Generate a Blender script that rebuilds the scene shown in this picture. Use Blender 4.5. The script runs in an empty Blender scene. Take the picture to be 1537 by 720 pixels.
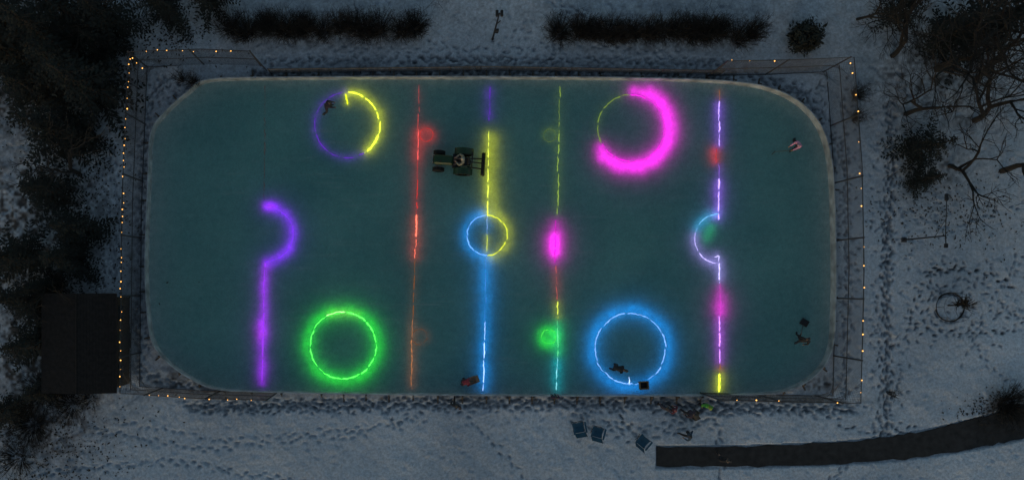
import bpy, math, random
import numpy as np
from mathutils import Vector, Matrix
random.seed(7); rng=np.random.default_rng(7)
S=25.0; H=45.0
NAD=Vector((-5.14,-2.8))
def W(px,py,h=0.0):
    g=Vector(((px-768.5)/S,(360-py)/S))
    return NAD+(g-NAD)*(1-h/H)
COL=bpy.context.scene.collection
# ---------------------------------------------------------------- materials
MATS={}
def mat(name,col,rough=0.7,var=0.25,scale=6.0,emis=None,es=1.0,metal=0.0,bump=0.0):
    if name in MATS: return MATS[name]
    m=bpy.data.materials.new(name); m.use_nodes=True; nt=m.node_tree; b=nt.nodes['Principled BSDF']
    b.inputs['Roughness'].default_value=rough; b.inputs['Metallic'].default_value=metal
    tc=nt.nodes.new('ShaderNodeTexCoord'); nz=nt.nodes.new('ShaderNodeTexNoise'); nz.inputs['Scale'].default_value=scale; nz.inputs['Detail'].default_value=4
    nt.links.new(tc.outputs['Object'],nz.inputs['Vector'])
    cr=nt.nodes.new('ShaderNodeValToRGB'); cr.color_ramp.elements[0].position=.3; cr.color_ramp.elements[1].position=.7
    cr.color_ramp.elements[0].color=tuple(max(0,c*(1-var)) for c in col)+(1,)
    cr.color_ramp.elements[1].color=tuple(min(1,c*(1+var)) for c in col)+(1,)
    nt.links.new(nz.outputs['Fac'],cr.inputs['Fac']); nt.links.new(cr.outputs['Color'],b.inputs['Base Color'])
    if bump>0:
        bp=nt.nodes.new('ShaderNodeBump'); bp.inputs['Strength'].default_value=bump; bp.inputs['Distance'].default_value=.05
        nt.links.new(nz.outputs['Fac'],bp.inputs['Height']); nt.links.new(bp.outputs['Normal'],b.inputs['Normal'])
    if emis:
        b.inputs['Emission Color'].default_value=tuple(emis)+(1,); b.inputs['Emission Strength'].default_value=es
    MATS[name]=m; return m
# ---------------------------------------------------------------- mesh builder
class MB:
    def __init__(s): s.v=[]; s.f=[]; s.m=[]; s.mats=[]
    def mi(s,m):
        if m not in s.mats: s.mats.append(m)
        return s.mats.index(m)
    def tube(s,pts,rad,m,n=6,cap=True):
        k=s.mi(m); pts=[Vector(p) for p in pts]
        if not hasattr(rad,'__len__'): rad=[rad]*len(pts)
        base=len(s.v)
        for i,p in enumerate(pts):
            d=(pts[min(i+1,len(pts)-1)]-pts[max(i-1,0)])
            if d.length<1e-6: d=Vector((0,0,1))
            d.normalize(); up=Vector((0,0,1)) if abs(d.z)<.9 else Vector((1,0,0))
            a=d.cross(up).normalized(); b=d.cross(a)
            for j in range(n):
                t=2*math.pi*j/n; s.v.append(tuple(p+(a*math.cos(t)+b*math.sin(t))*rad[i]))
        for i in range(len(pts)-1):
            for j in range(n):
                s.f.append((base+i*n+j,base+i*n+(j+1)%n,base+(i+1)*n+(j+1)%n,base+(i+1)*n+j)); s.m.append(k)
        if cap and n>2:
            s.f.append(tuple(base+j for j in range(n))[::-1]); s.m.append(k)
            e=base+(len(pts)-1)*n; s.f.append(tuple(e+j for j in range(n))); s.m.append(k)
    def box(s,c,size,m,R=None,bev=0.0):
        k=s.mi(m); c=Vector(c); hx,hy,hz=[q/2 for q in size]; base=len(s.v)
        b=min(bev,hx*.9,hy*.9,hz*.9)
        rings=[(-hz,b),(-hz+b,0),(hz-b,0),(hz,b)] if b>0 else [(-hz,0),(hz,0)]
        for z,i in rings:
            if b>0: P=[(-hx+i,-hy+b+0),(-hx+b,-hy+i),(hx-b,-hy+i),(hx-i,-hy+b),(hx-i,hy-b),(hx-b,hy-i),(-hx+b,hy-i),(-hx+i,hy-b)]
            else: P=[(-hx,-hy),(hx,-hy),(hx,hy),(-hx,hy)]
            for x,y in P:
                q=Vector((x,y,z)); 
                if R: q=R@q
                s.v.append(tuple(c+q))
        n=8 if b>0 else 4
        for i in range(len(rings)-1):
            for j in range(n):
                s.f.append((base+i*n+j,base+i*n+(j+1)%n,base+(i+1)*n+(j+1)%n,base+(i+1)*n+j)); s.m.append(k)
        s.f.append(tuple(base+j for j in range(n))[::-1]); s.m.append(k)
        e=base+(len(rings)-1)*n; s.f.append(tuple(e+j for j in range(n))); s.m.append(k)
    def sph(s,c,r,m,R=None,nu=10,nv=7,zmin=-1):
        k=s.mi(m); c=Vector(c); base=len(s.v)
        if not hasattr(r,'__len__'): r=(r,r,r)
        for i in range(nv+1):
            ph=math.pi*i/nv
            z=max(math.cos(ph),zmin); rr=math.sin(ph) if math.cos(ph)>=zmin else math.sqrt(max(0,1-zmin*zmin))
            for j in range(nu):
                t=2*math.pi*j/nu; q=Vector((rr*math.cos(t)*r[0],rr*math.sin(t)*r[1],z*r[2]))
                if R: q=R@q
                s.v.append(tuple(c+q))
        for i in range(nv):
            for j in range(nu):
                s.f.append((base+i*nu+j,base+(i+1)*nu+j,base+(i+1)*nu+(j+1)%nu,base+i*nu+(j+1)%nu)); s.m.append(k)
    def poly(s,pts,m):
        k=s.mi(m); b=len(s.v); s.v+= [tuple(p) for p in pts]; s.f.append(tuple(range(b,b+len(pts)))); s.m.append(k)
    def add_mesh(s,me,mlist):
        b=len(s.v); s.v+=[tuple(v.co) for v in me.vertices]
        for p,mm in zip(me.polygons,mlist):
            s.f.append(tuple(b+i for i in p.vertices)); s.m.append(s.mi(mm))
    def obj(s,name,smooth=False,parent=None,loc=None,rotz=0,scale=1):
        me=bpy.data.meshes.new(name); me.from_pydata(s.v,[],s.f); me.update()
        for m in s.mats: me.materials.append(m)
        me.polygons.foreach_set('material_index',s.m)
        if smooth: me.polygons.foreach_set('use_smooth',[True]*len(s.f))
        o=bpy.data.objects.new(name,me); COL.objects.link(o)
        if parent: o.parent=parent
        if loc is not None: o.location=loc
        o.rotation_euler=(0,0,rotz); o.scale=(scale,)*3
        return o
def empty(name,loc=(0,0,0)):
    o=bpy.data.objects.new(name,None); o.location=loc; o.empty_display_size=.3; COL.objects.link(o); return o

# ---------------------------------------------------------------- rink outline
OUT=[(318,124),(430,121),(560,120),(730,120),(900,121),(1040,124),(1110,129),(1150,137),(1185,152),(1212,175),(1230,205),(1240,245),(1244,300),(1246,400),(1245,470),(1242,515),(1228,548),(1200,572),(1160,586),(1080,590),(900,591),(730,590),(550,588),(400,585),(330,581),(290,565),(255,540),(236,515),(228,480),(224,400),(228,280),(232,205),(250,175),(285,143)]
def catmull(P,n=5):
    r=[];N=len(P)
    for i in range(N):
        p0,p1,p2,p3=[Vector(P[(i+k-1)%N]) for k in range(4)]
        for j in range(n):
            t=j/n
            r.append(.5*((2*p1)+(p2-p0)*t+(2*p0-5*p1+4*p2-p3)*t*t+(3*p1-p0-3*p2+p3)*t**3))
    return r
RINK=[W(p.x,p.y) for p in catmull(OUT)]
NR=len(RINK)
def normals(P):
    r=[]
    for i in range(len(P)):
        d=(P[(i+1)%len(P)]-P[i-1]).normalized(); r.append(Vector((-d.y,d.x)))
    return r
RN=normals(RINK)
ICE=0.03
# ---------------------------------------------------------------- ground
step=.07
fx=np.arange(-34,34+1e-6,step); fy=np.arange(-17.5,17.5+1e-6,step)
ox=np.array([3,8,16,30,60,120,250,600.])
xs=np.concatenate([-34-ox[::-1],fx,34+ox]); ys=np.concatenate([-17.5-ox[::-1],fy,17.5+ox])
X,Y=np.meshgrid(xs,ys); 
def vnoise(X,Y,sc,seed):
    r=np.random.default_rng(seed).random((512,512)); x=X/sc+100; y=Y/sc+100
    xi=np.floor(x).astype(int); yi=np.floor(y).astype(int); fx_=x-xi; fy_=y-yi
    fx_=fx_*fx_*(3-2*fx_); fy_=fy_*fy_*(3-2*fy_)
    a=r[xi%512,yi%512]; b=r[(xi+1)%512,yi%512]; c=r[xi%512,(yi+1)%512]; d=r[(xi+1)%512,(yi+1)%512]
    return (a*(1-fx_)+b*fx_)*(1-fy_)+(c*(1-fx_)+d*fx_)*fy_
Z=.05+.10*(vnoise(X,Y,3.1,1)-.3)+.06*vnoise(X,Y,.9,2)+.04*vnoise(X,Y,.33,3)+.02*vnoise(X,Y,.15,4)
Dm=np.zeros_like(X)
nx0=len(ox); ny0=len(ox)
def stamp(x,y,ang,L=.32,Wd=.14,dep=.07,dirt_shade=.8):
    i0=int((x+34)/step)+nx0; j0=int((y+17.5)/step)+ny0; R=5
    if i0<R+nx0 or j0<R+ny0 or i0>len(xs)-nx0-R or j0>len(ys)-ny0-R: return
    sl=(slice(j0-R,j0+R+1),slice(i0-R,i0+R+1))
    dx=X[sl]-x; dy=Y[sl]-y; u=dx*math.cos(ang)+dy*math.sin(ang); v=-dx*math.sin(ang)+dy*math.cos(ang)
    q=np.clip(1.25-((u/(L/2))**2+(v/(Wd/2))**2),0,1)
    Z[sl]-=dep*q; Dm[sl]=np.maximum(Dm[sl],dirt_shade*q)
def trail(P,passes=1,jit=.12,dirt_shade=.75,stride=.38):
    P=[W(*p) for p in P]
    for k in range(passes):
        side=1; off=Vector((random.gauss(0,jit),random.gauss(0,jit)))
        for a,b in zip(P[:-1],P[1:]):
            d=b-a; L=d.length; d.normalize(); n=Vector((-d.y,d.x)); ang=math.atan2(d.y,d.x); t=random.random()*stride
            while t<L:
                p=a+d*t+n*(.1*side+random.gauss(0,.07))+off
                if random.random()<.9: stamp(p.x,p.y,ang+random.gauss(0,.35),random.uniform(.26,.40),random.uniform(.13,.2),random.uniform(.06,.11),dirt_shade*random.uniform(.5,1.1))
                side=-side; t+=stride*random.uniform(.7,1.4)
trail([(1332,150),(1338,260),(1330,350),(1326,450),(1330,560),(1326,660)],6,.22,.75)
trail([(1380,412),(1410,402),(1440,400),(1480,408),(1515,425)],2,.12,1.1); trail([(1378,440),(1368,480),(1385,498),(1440,498),(1525,495)],1,.1,1.0)
trail([(1385,470),(1420,505),(1500,470),(1540,480)],1); trail([(1340,520),(1380,480),(1400,440),(1380,420)],1)
trail([(1480,440),(1440,420),(1400,440),(1385,410)],1); trail([(1460,505),(1490,560),(1537,580)],1,.1,.4)
trail([(1240,720),(1300,670),(1330,600)],2,.2,.5); trail([(1250,640),(1320,655),(1380,640)],1)
trail([(400,92),(700,90),(1090,94)],6,.13,.6); trail([(380,112),(740,110),(1100,114)],8,.12,.7)
trail([(470,78),(640,82),(820,74),(1000,84)],2,.3,.4); trail([(640,72),(700,90),(760,72),(800,40)],2,.4,.5)
trail([(280,608),(600,603),(900,602),(1290,612)],9,.22,.6); trail([(560,600),(580,620),(600,640)],2,.2,.6)
trail([(930,600),(938,625),(955,645)],2,.15,.8); trail([(855,612),(870,630),(960,650),(1040,630)],3,.3,.5)
trail([(1110,112),(1200,140),(1240,190),(1262,260)],4,.25,.7); trail([(1268,150),(1275,400),(1270,590)],3,.15,.5)
trail([(240,120),(225,180),(214,300),(210,560),(260,580),(330,592)],4,.2,.6)
trail([(155,230),(170,320),(160,430)],4,.4,.6); trail([(150,250),(110,200)],2,.5,.5)
trail([(1000,605),(1040,620),(1060,612),(1100,606)],8,.35,.7)
trail([(1070,625),(1085,660),(1086,700),(1080,730)],2,.15,.5)
trail([(150,630),(320,660),(520,640),(620,625)],2,.5,.3); trail([(60,700),(260,680),(470,715)],2,.6,.3); trail([(700,620),(760,680),(800,730)],1,.1,.4)
trail([(820,0),(880,20),(830,80)],2,.3,.4); trail([(1300,300),(1420,340),(1537,300)],1,.2,.4); trail([(1440,560),(1480,470),(1530,380)],1,.1,.5)
for k in range(30): 
    a=random.random()*6.28
    c=W(1423,462); stamp(c.x+.85*math.cos(a),c.y+.85*math.sin(a),a+1.57,.3,.16,.07,.6)
for k in range(900):
    x0=random.choice([(300,1290,596,618),(400,1090,86,118),(1256,1290,110,600),(1305,1365,130,650),(190,225,110,590),(1160,1240,118,180),(232,300,112,160),(1360,1537,380,520)])
    p=W(random.uniform(x0[0],x0[1]),random.uniform(x0[2],x0[3])); stamp(p.x,p.y,random.random()*3.14,.3,.16,.06,random.uniform(.2,.7))
for k in range(2600):
    p=W(random.uniform(0,1537),random.uniform(-10,730)); stamp(p.x,p.y,random.random()*3.14,random.uniform(.2,.5),random.uniform(.14,.25),random.uniform(-.05,.06),random.uniform(0,.12))
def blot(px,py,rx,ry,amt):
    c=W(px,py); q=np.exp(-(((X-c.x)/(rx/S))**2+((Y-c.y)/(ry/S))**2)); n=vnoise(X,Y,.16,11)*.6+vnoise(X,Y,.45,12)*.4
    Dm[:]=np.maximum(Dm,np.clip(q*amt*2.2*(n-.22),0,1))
for b in [(60,100,140,140,1.1),(60,330,110,120,1.2),(60,520,110,100,1.4),(60,640,100,60,.9),(230,20,120,40,.7),(480,45,150,30,.9),(990,50,160,32,.9),(1420,100,120,110,.9),(1400,250,60,60,.7),(1213,50,40,35,.6),(700,598,420,6,.8),(1150,602,150,6,.9),(750,104,420,9,.8),(1510,610,50,18,1.2),(200,350,14,300,.5),(265,570,45,18,.9),(1230,575,40,16,.8),(768,20,900,60,.3)]: blot(*b)  # litter and debris; painted shade beside boards and dimming along the top edge
path_top=[(985,670),(1120,669),(1250,664),(1330,656),(1400,643),(1470,626),(1540,606),(1640,570)]
path_bot=[(985,699),(1120,699),(1250,695),(1330,690),(1400,682),(1470,670),(1540,655),(1640,628)]
tx=[W(*p) for p in path_top]; bx=[W(*p) for p in path_bot]
yt=np.interp(X,[p.x for p in tx],[p.y for p in tx]); yb=np.interp(X,[p.x for p in bx],[p.y for p in bx])
msk=(X>tx[0].x-.05)&(X<tx[-1].x)&(Y<yt+.1)&(Y>yb-.1); Z[msk]=np.minimum(Z[msk],.02)
inside=np.zeros(X.shape,bool)
for i in range(NR):
    a=RINK[i]; b=RINK[(i+1)%NR]
    c=((a.y>Y)!=(b.y>Y)); 
    with np.errstate(divide='ignore',invalid='ignore'):
        xi=(b.x-a.x)*(Y-a.y)/(b.y-a.y+1e-12)+a.x
    inside^=(c&(X<xi))
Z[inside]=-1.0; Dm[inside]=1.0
nX=len(xs); nY=len(ys)
idx=np.arange(nX*nY).reshape(nY,nX)
F=np.stack([idx[:-1,:-1],idx[:-1,1:],idx[1:,1:],idx[1:,:-1]],-1).reshape(-1,4)
me=bpy.data.meshes.new('snow_ground'); me.vertices.add(nX*nY); me.vertices.foreach_set('co',np.stack([X,Y,Z],-1).ravel().astype(np.float32))
me.loops.add(len(F)*4); me.loops.foreach_set('vertex_index',F.ravel().astype(np.int32))
me.polygons.add(len(F)); me.polygons.foreach_set('loop_start',np.arange(0,len(F)*4,4,dtype=np.int32)); 
me.update(calc_edges=True); me.validate()
me.polygons.foreach_set('use_smooth',np.ones(len(F),bool))
at=me.attributes.new('dirt_shade','FLOAT','POINT'); at.data.foreach_set('value',Dm.ravel().astype(np.float32))  # trampled dirt and litter, with some shade painted in
ground=bpy.data.objects.new('snow_ground',me); COL.objects.link(ground)
def N(nt,t,**kw):
    n=nt.nodes.new(t)
    for k,v in kw.items():
        if k in n.inputs: n.inputs[k].default_value=v
        else: setattr(n,k,v)
    return n
m=bpy.data.materials.new('snow'); m.use_nodes=True; nt=m.node_tree; b=nt.nodes['Principled BSDF']; L=nt.links.new
b.inputs['Roughness'].default_value=.8
tc=N(nt,'ShaderNodeTexCoord'); n1=N(nt,'ShaderNodeTexNoise',Scale=.09,Detail=5.0); n2=N(nt,'ShaderNodeTexNoise',Scale=6.5,Detail=8.0,Roughness=.85)
L(tc.outputs['Object'],n1.inputs['Vector']); L(tc.outputs['Object'],n2.inputs['Vector'])
r1=N(nt,'ShaderNodeValToRGB'); r1.color_ramp.elements[0].position=.3; r1.color_ramp.elements[1].position=.7
r1.color_ramp.elements[0].color=(.47,.53,.60,1); r1.color_ramp.elements[1].color=(.76,.84,.92,1); L(n1.outputs['Fac'],r1.inputs['Fac'])
r2=N(nt,'ShaderNodeValToRGB'); r2.color_ramp.elements[0].position=.36; r2.color_ramp.elements[1].position=.6
r2.color_ramp.elements[0].color=(.5,.5,.5,1); r2.color_ramp.elements[1].color=(1,1,1,1); L(n2.outputs['Fac'],r2.inputs['Fac'])
mx=N(nt,'ShaderNodeMixRGB',blend_type='MULTIPLY'); mx.inputs[0].default_value=1; L(r1.outputs[0],mx.inputs[1]); L(r2.outputs[0],mx.inputs[2])
aa=N(nt,'ShaderNodeAttribute',attribute_name='dirt_shade')
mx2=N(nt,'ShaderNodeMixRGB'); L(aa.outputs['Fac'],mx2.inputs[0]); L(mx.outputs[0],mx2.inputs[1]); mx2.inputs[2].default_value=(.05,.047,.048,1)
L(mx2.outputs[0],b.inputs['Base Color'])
bp=N(nt,'ShaderNodeBump',Strength=.8,Distance=.07); L(n2.outputs['Fac'],bp.inputs['Height']); L(bp.outputs[0],b.inputs['Normal'])
me.materials.append(m)
# ---------------------------------------------------------------- ice
m=bpy.data.materials.new('ice'); m.use_nodes=True; nt=m.node_tree; L=nt.links.new; nt.nodes.remove(nt.nodes['Principled BSDF']); out=nt.nodes['Material Output']
tc=N(nt,'ShaderNodeTexCoord'); g1=N(nt,'ShaderNodeTexNoise',Scale=.22,Detail=6.0,Roughness=.6); g2=N(nt,'ShaderNodeTexNoise',Scale=13.0,Detail=8.0,Roughness=.9); g3=N(nt,'ShaderNodeTexNoise',Scale=2.2,Detail=8.0,Roughness=.7)
for g in (g1,g2,g3): L(tc.outputs['Object'],g.inputs['Vector'])
ed=N(nt,'ShaderNodeAttribute',attribute_name='edge')
ca=N(nt,'ShaderNodeValToRGB'); ca.color_ramp.elements[0].position=.3; ca.color_ramp.elements[1].position=.7
ca.color_ramp.elements[0].color=(.06,.25,.25,1); ca.color_ramp.elements[1].color=(.12,.36,.34,1); L(g1.outputs['Fac'],ca.inputs['Fac'])
cb=N(nt,'ShaderNodeValToRGB'); cb.color_ramp.elements[0].position=.36; cb.color_ramp.elements[1].position=.64
cb.color_ramp.elements[0].color=(.45,.45,.45,1); cb.color_ramp.elements[1].color=(1.0,1.0,1.0,1); L(g2.outputs['Fac'],cb.inputs['Fac'])
em=N(nt,'ShaderNodeMath',operation='MULTIPLY'); L(ed.outputs['Fac'],em.inputs[0]); L(g3.outputs['Fac'],em.inputs[1])
prev=None
for ang,sd in ((.5,3.),(1.9,17.),(2.7,41.)):
    mp=N(nt,'ShaderNodeMapping'); mp.inputs['Rotation'].default_value=(0,0,ang); mp.inputs['Scale'].default_value=(.35,9,1); mp.inputs['Location'].default_value=(sd,sd,0)
    ns=N(nt,'ShaderNodeTexNoise',Scale=1.0,Detail=3.0,Distortion=.4); L(tc.outputs['Object'],mp.inputs['Vector']); L(mp.outputs[0],ns.inputs['Vector'])
    rr=N(nt,'ShaderNodeValToRGB'); rr.color_ramp.elements[0].position=.62; rr.color_ramp.elements[1].position=.72; rr.color_ramp.elements[1].color=(.30,.30,.30,1); L(ns.outputs['Fac'],rr.inputs['Fac'])
    if prev is None: prev=rr.outputs[0]
    else:
        a_=N(nt,'ShaderNodeMath',operation='MAXIMUM'); L(prev,a_.inputs[0]); L(rr.outputs[0],a_.inputs[1]); prev=a_.outputs[0]
am=N(nt,'ShaderNodeMath',operation='MAXIMUM'); L(em.outputs[0],am.inputs[0]); L(prev,am.inputs[1])
e2=N(nt,'ShaderNodeMixRGB'); L(am.outputs[0],e2.inputs[0]); L(ca.outputs[0],e2.inputs[1]); e2.inputs[2].default_value=(.38,.48,.48,1)
mm=N(nt,'ShaderNodeMixRGB',blend_type='MULTIPLY'); mm.inputs[0].default_value=1; L(e2.outputs[0],mm.inputs[1]); L(cb.outputs[0],mm.inputs[2])
df=N(nt,'ShaderNodeBsdfDiffuse'); L(mm.outputs[0],df.inputs['Color'])
tr=N(nt,'ShaderNodeBsdfTranslucent')
ct=N(nt,'ShaderNodeValToRGB'); ct.color_ramp.elements[0].position=.3; ct.color_ramp.elements[1].position=.68
ct.color_ramp.elements[0].color=(.5,.5,.51,1); ct.color_ramp.elements[1].color=(.8,.8,.8,1); L(g3.outputs['Fac'],ct.inputs['Fac'])
mt=N(nt,'ShaderNodeMixRGB',blend_type='MULTIPLY'); mt.inputs[0].default_value=.6; L(ct.outputs[0],mt.inputs[1]); L(cb.outputs[0],mt.inputs[2]); L(mt.outputs[0],tr.inputs['Color'])
ad=N(nt,'ShaderNodeAddShader'); L(df.outputs[0],ad.inputs[0]); L(tr.outputs[0],ad.inputs[1])
gl=N(nt,'ShaderNodeBsdfGlossy',Roughness=.35); ms=N(nt,'ShaderNodeMixShader'); ms.inputs[0].default_value=.02; L(ad.outputs[0],ms.inputs[1]); L(gl.outputs[0],ms.inputs[2])
L(ms.outputs[0],out.inputs['Surface'])
c0=sum(RINK,Vector((0,0)))/NR
ts=[1,.985,.965,.94,.90,.8,.6,.3]; vv=[];ev=[];ff=[]
for k,t in enumerate(ts):
    for i in range(NR):
        p=RINK[i]+(RN[i]*.05 if k==0 else Vector((0,0))); q=c0+(p-c0)*t; vv.append((q.x,q.y,ICE)); ev.append([1.3,1.0,.65,.4,.2,.08,0,0][k])
vv.append((c0.x,c0.y,ICE)); ev.append(0)
for k in range(len(ts)-1):
    for i in range(NR):
        j=(i+1)%NR; ff.append((k*NR+j,k*NR+i,(k+1)*NR+i,(k+1)*NR+j))
for i in range(NR): ff.append(((len(ts)-1)*NR+(i+1)%NR,(len(ts)-1)*NR+i,len(vv)-1))
me=bpy.data.meshes.new('ice_rink'); me.from_pydata(vv,[],ff); me.update(); me.materials.append(m)
at=me.attributes.new('edge','FLOAT','POINT'); at.data.foreach_set('value',ev)
ice=bpy.data.objects.new('ice_rink',me); COL.objects.link(ice)
# ---------------------------------------------------------------- boards
mw=mat('white_board_paint',(.34,.38,.40),.6,.45,1.8); mwood=mat('weathered_wood',(.09,.075,.06),.8,.4,5)
mb=MB(); hb=.62
for i in range(NR):
    j=(i+1)%NR; a,b_=RINK[i],RINK[j]; oa,ob=a+RN[i]*.06,b_+RN[j]*.06
    mb.poly([(a.x,a.y,0),(a.x,a.y,hb),(b_.x,b_.y,hb),(b_.x,b_.y,0)],mw)
    mb.poly([(a.x,a.y,hb),(oa.x,oa.y,hb),(ob.x,ob.y,hb),(b_.x,b_.y,hb)],mw)
    mb.poly([(oa.x,oa.y,hb),(oa.x,oa.y,-.1),(ob.x,ob.y,-.1),(ob.x,ob.y,hb)],mwood)
acc=0
for i in range(NR):
    acc+=(RINK[(i+1)%NR]-RINK[i]).length
    if acc>1.22:
        acc=0; p=RINK[i]+RN[i]*.125; R=Matrix.Rotation(math.atan2(RN[i].y,RN[i].x),3,'Z')
        mb.box((p.x,p.y,.28),(.1,.06,.62),mwood,R)
        q=RINK[i]+RN[i]*.42; mb.tube([(q.x,q.y,.02),(p.x,p.y,.5)],.03,mwood,4)
        mb.box((q.x-RN[i].x*.12,q.y-RN[i].y*.12,.09),(.6,.09,.06),mwood,R)
mb.obj('rink_boards')
# ---------------------------------------------------------------- LED light lines
def lerp(a,b,t): return tuple(a[i]*(1-t)+b[i]*t for i in range(3))
RED=(1,.03,.02);ORG=(1,.28,.02);YEL=(.75,.85,0);YG=(.5,.8,.02);GRN=(.02,1,.02);CYB=(0,.30,1);PUR=(.22,.0,1);VIO=(.34,.10,1);MAG=(1,0,.85);LAV=(.42,.32,1);PMAG=(.6,.08,1);PUR2=(.35,0,.95)
lampc={}
PS=.95
def led(parent,pts,col,p=2.0,depth=.32,core=1.0,cr=.028,white=.25,gap=.07,spread=180,jit=.03,radial=None,sp=.40):
    P=[W(*q) for q in pts]
    cc=lerp(col,(1,1,1),white*.8)
    key='led_%02d%02d%02d_%d'%(cc[0]*20,cc[1]*20,cc[2]*20,core*100)
    m=MATS.get(key) or mat(key,(.1,.1,.1),.5,0,1,emis=cc,es=core)
    seg=[0]
    for a,b in zip(P[:-1],P[1:]): seg.append(seg[-1]+(b-a).length)
    Lt=seg[-1]
    def at_(s):
        s=max(0,min(Lt,s))
        for i in range(len(P)-1):
            if s<=seg[i+1]+1e-9:
                d=P[i+1]-P[i]; t=(s-seg[i])/max(1e-6,d.length); return P[i]+d*t,d.normalized()
        return P[-1],(P[-1]-P[-2]).normalized()
    if core>0:
        mb=MB(); s=0
        while s<Lt:
            l=random.uniform(.3,1.4); e=min(Lt,s+l); n=max(2,int((e-s)/.1)+1); pp=[];rr=[]
            lat=random.gauss(0,.018); r0=cr*random.uniform(.35,1.2)
            for k in range(n):
                q,d=at_(s+(e-s)*k/(n-1)); lt=lat+random.gauss(0,.014); q=q+Vector((-d.y,d.x))*lt
                pp.append((q.x,q.y,ICE+.004)); rr.append(r0*random.uniform(.5,1.25)*(.35 if k in (0,n-1) else 1))
            if e-s>.05: mb.tube(pp,rr,m,5)
            s=e+random.uniform(0,gap*2)
        if mb.f: mb.obj('led_strip',parent=parent)
    if p>0:
        n=max(1,round(Lt/sp)); dl=Lt/n
        for k in range(n):
            q,d=at_((k+.5)*dl); 
            if radial: cx=W(*radial[:2]); q=q+(q-cx).normalized()*radial[2]
            q=q+Vector((random.gauss(0,jit),random.gauss(0,jit)))
            pw=p*PS*dl*random.uniform(.75,1.25); kk=(round(pw,2),col,spread)
            ld=lampc.get(kk)
            if not ld:
                ld=bpy.data.lights.new('led_lamp','AREA'); ld.shape='DISK'; ld.size=.3; ld.energy=pw; ld.color=col; ld.spread=math.radians(spread); lampc[kk]=ld
            o=bpy.data.objects.new('led_lamp',ld); COL.objects.link(o); o.parent=parent; o.location=(q.x,q.y,ICE-depth*random.uniform(.92,1.12)); o.rotation_euler=(math.pi,0,0)
def arc(cx,cy,r,a0,a1,ry=None):
    n=max(6,int(abs(a1-a0)*r*.0175/4)); ry=ry or r
    return [(cx+r*math.cos(math.radians(a0+(a1-a0)*k/n)),cy+ry*math.sin(math.radians(a0+(a1-a0)*k/n))) for k in range(n+1)]
g=empty('goal_line_light'); led(g,[(398,128),(397,300)],(.5,.12,.05),0,core=.06,cr=.02,white=0)
led(g,[(399,393),(397,430),(395,500),(393,578)],PUR2,2.4,.29,core=.9,cr=.035,white=.05); led(g,[(393,480),(391,510)],(.5,0,.9),1.2,.3,core=0)
g=empty('goal_crease_light'); led(g,arc(397,351,43,-90,90,42),PUR,3.2,.31,core=.8,cr=.035,white=.05); led(g,[(395,309),(410,312)],PUR2,2.0,.24,core=.9,white=.1)
g=empty('faceoff_circle_light'); led(g,arc(521,188,49,-88,58),YEL,1.8,.32,core=2.0,cr=.06,white=.05); led(g,[(520,141),(523,157)],YEL,.8,.2,core=1.5,cr=.045,white=0)
led(g,arc(521,188,49,58,272),PUR,.4,.24,core=.6,cr=.028,white=0,gap=.22)
g=empty('faceoff_circle_light'); led(g,arc(515,518,50,0,360),GRN,2.9,.42,core=1.8,cr=.042,white=.1,radial=(515,518,.1)); led(g,arc(515,518,50,-120,-60),(.4,1,.1),.6,.25,core=1.8,white=.4,cr=.02)
g=empty('defensive_blue_line_light'); led(g,[(629,128),(628,200)],RED,.12,.3,core=.5,cr=.026,white=.1); led(g,[(628,195),(627,242)],RED,1.2,.34,core=1.3,cr=.035,white=.1)
led(g,[(627,242),(625,322)],RED,.4,.32,core=.7,cr=.028,white=0); led(g,[(625,322),(623,388)],(1,.09,.02),.9,.33,core=1.8,cr=.045,white=.1)
led(g,[(623,388),(619,478)],ORG,.12,.3,core=.22,cr=.022,white=0); led(g,[(619,478),(618,520)],ORG,.25,.3,core=.6,cr=.028,white=.1); led(g,[(618,520),(618,583)],ORG,.3,.3,core=.6,cr=.028,white=.1)
g=empty('faceoff_dot_light'); led(g,arc(640,203,10,0,360),RED,.6,.26,core=.55,cr=.02,white=0,sp=.3)
g=empty('faceoff_dot_light'); led(g,arc(630,505,11,0,360),ORG,.09,.25,core=.14,cr=.018,white=0,sp=.35)
g=empty('center_line_light'); led(g,[(735,130),(734,182)],PUR,.6,.32,core=.5,cr=.026,white=0); led(g,[(733,197),(732,325)],YEL,1.0,.33,core=1.5,cr=.036,white=.1); led(g,[(741,200),(739,260),(743,322)],YEL,1.0,.42,core=0)
led(g,[(731,352),(730,380)],YEL,.6,.24,core=1.5,cr=.035,white=.1); led(g,[(732,322),(731,352)],CYB,.7,.32,core=1,cr=.02,white=.4)
led(g,[(729,385),(728,482)],CYB,3.0,.48,core=.6,cr=.02,white=.1); led(g,[(728,482),(726,586)],CYB,2.5,.42,core=2.0,cr=.032,white=.45)
g=empty('center_circle_light'); led(g,arc(731,353,30,90,270),CYB,2.2,.36,core=1.4,cr=.032,white=.2,radial=(731,353,.12)); led(g,arc(731,353,30,-90,90),YEL,1.5,.36,core=1.3,cr=.034,white=.05,radial=(731,353,.12))
g=empty('offensive_blue_line_light'); led(g,[(840,130),(839,200)],YG,.12,.28,core=.4,cr=.024,white=.1); led(g,[(839,200),(836,325)],YG,.2,.3,core=.6,cr=.026,white=.1)
led(g,[(834,330),(833,395)],MAG,2.0,.45,core=.5,cr=.03,white=0); led(g,[(832,350),(832,382)],MAG,7,.3,core=0,sp=.3)
led(g,[(834,398),(836,450)],(1,.12,.10),.4,.34,core=.4,cr=.026,white=.1); led(g,[(837,452),(837,478)],YEL,.6,.28,core=1.4,cr=.036,white=.1)
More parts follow.
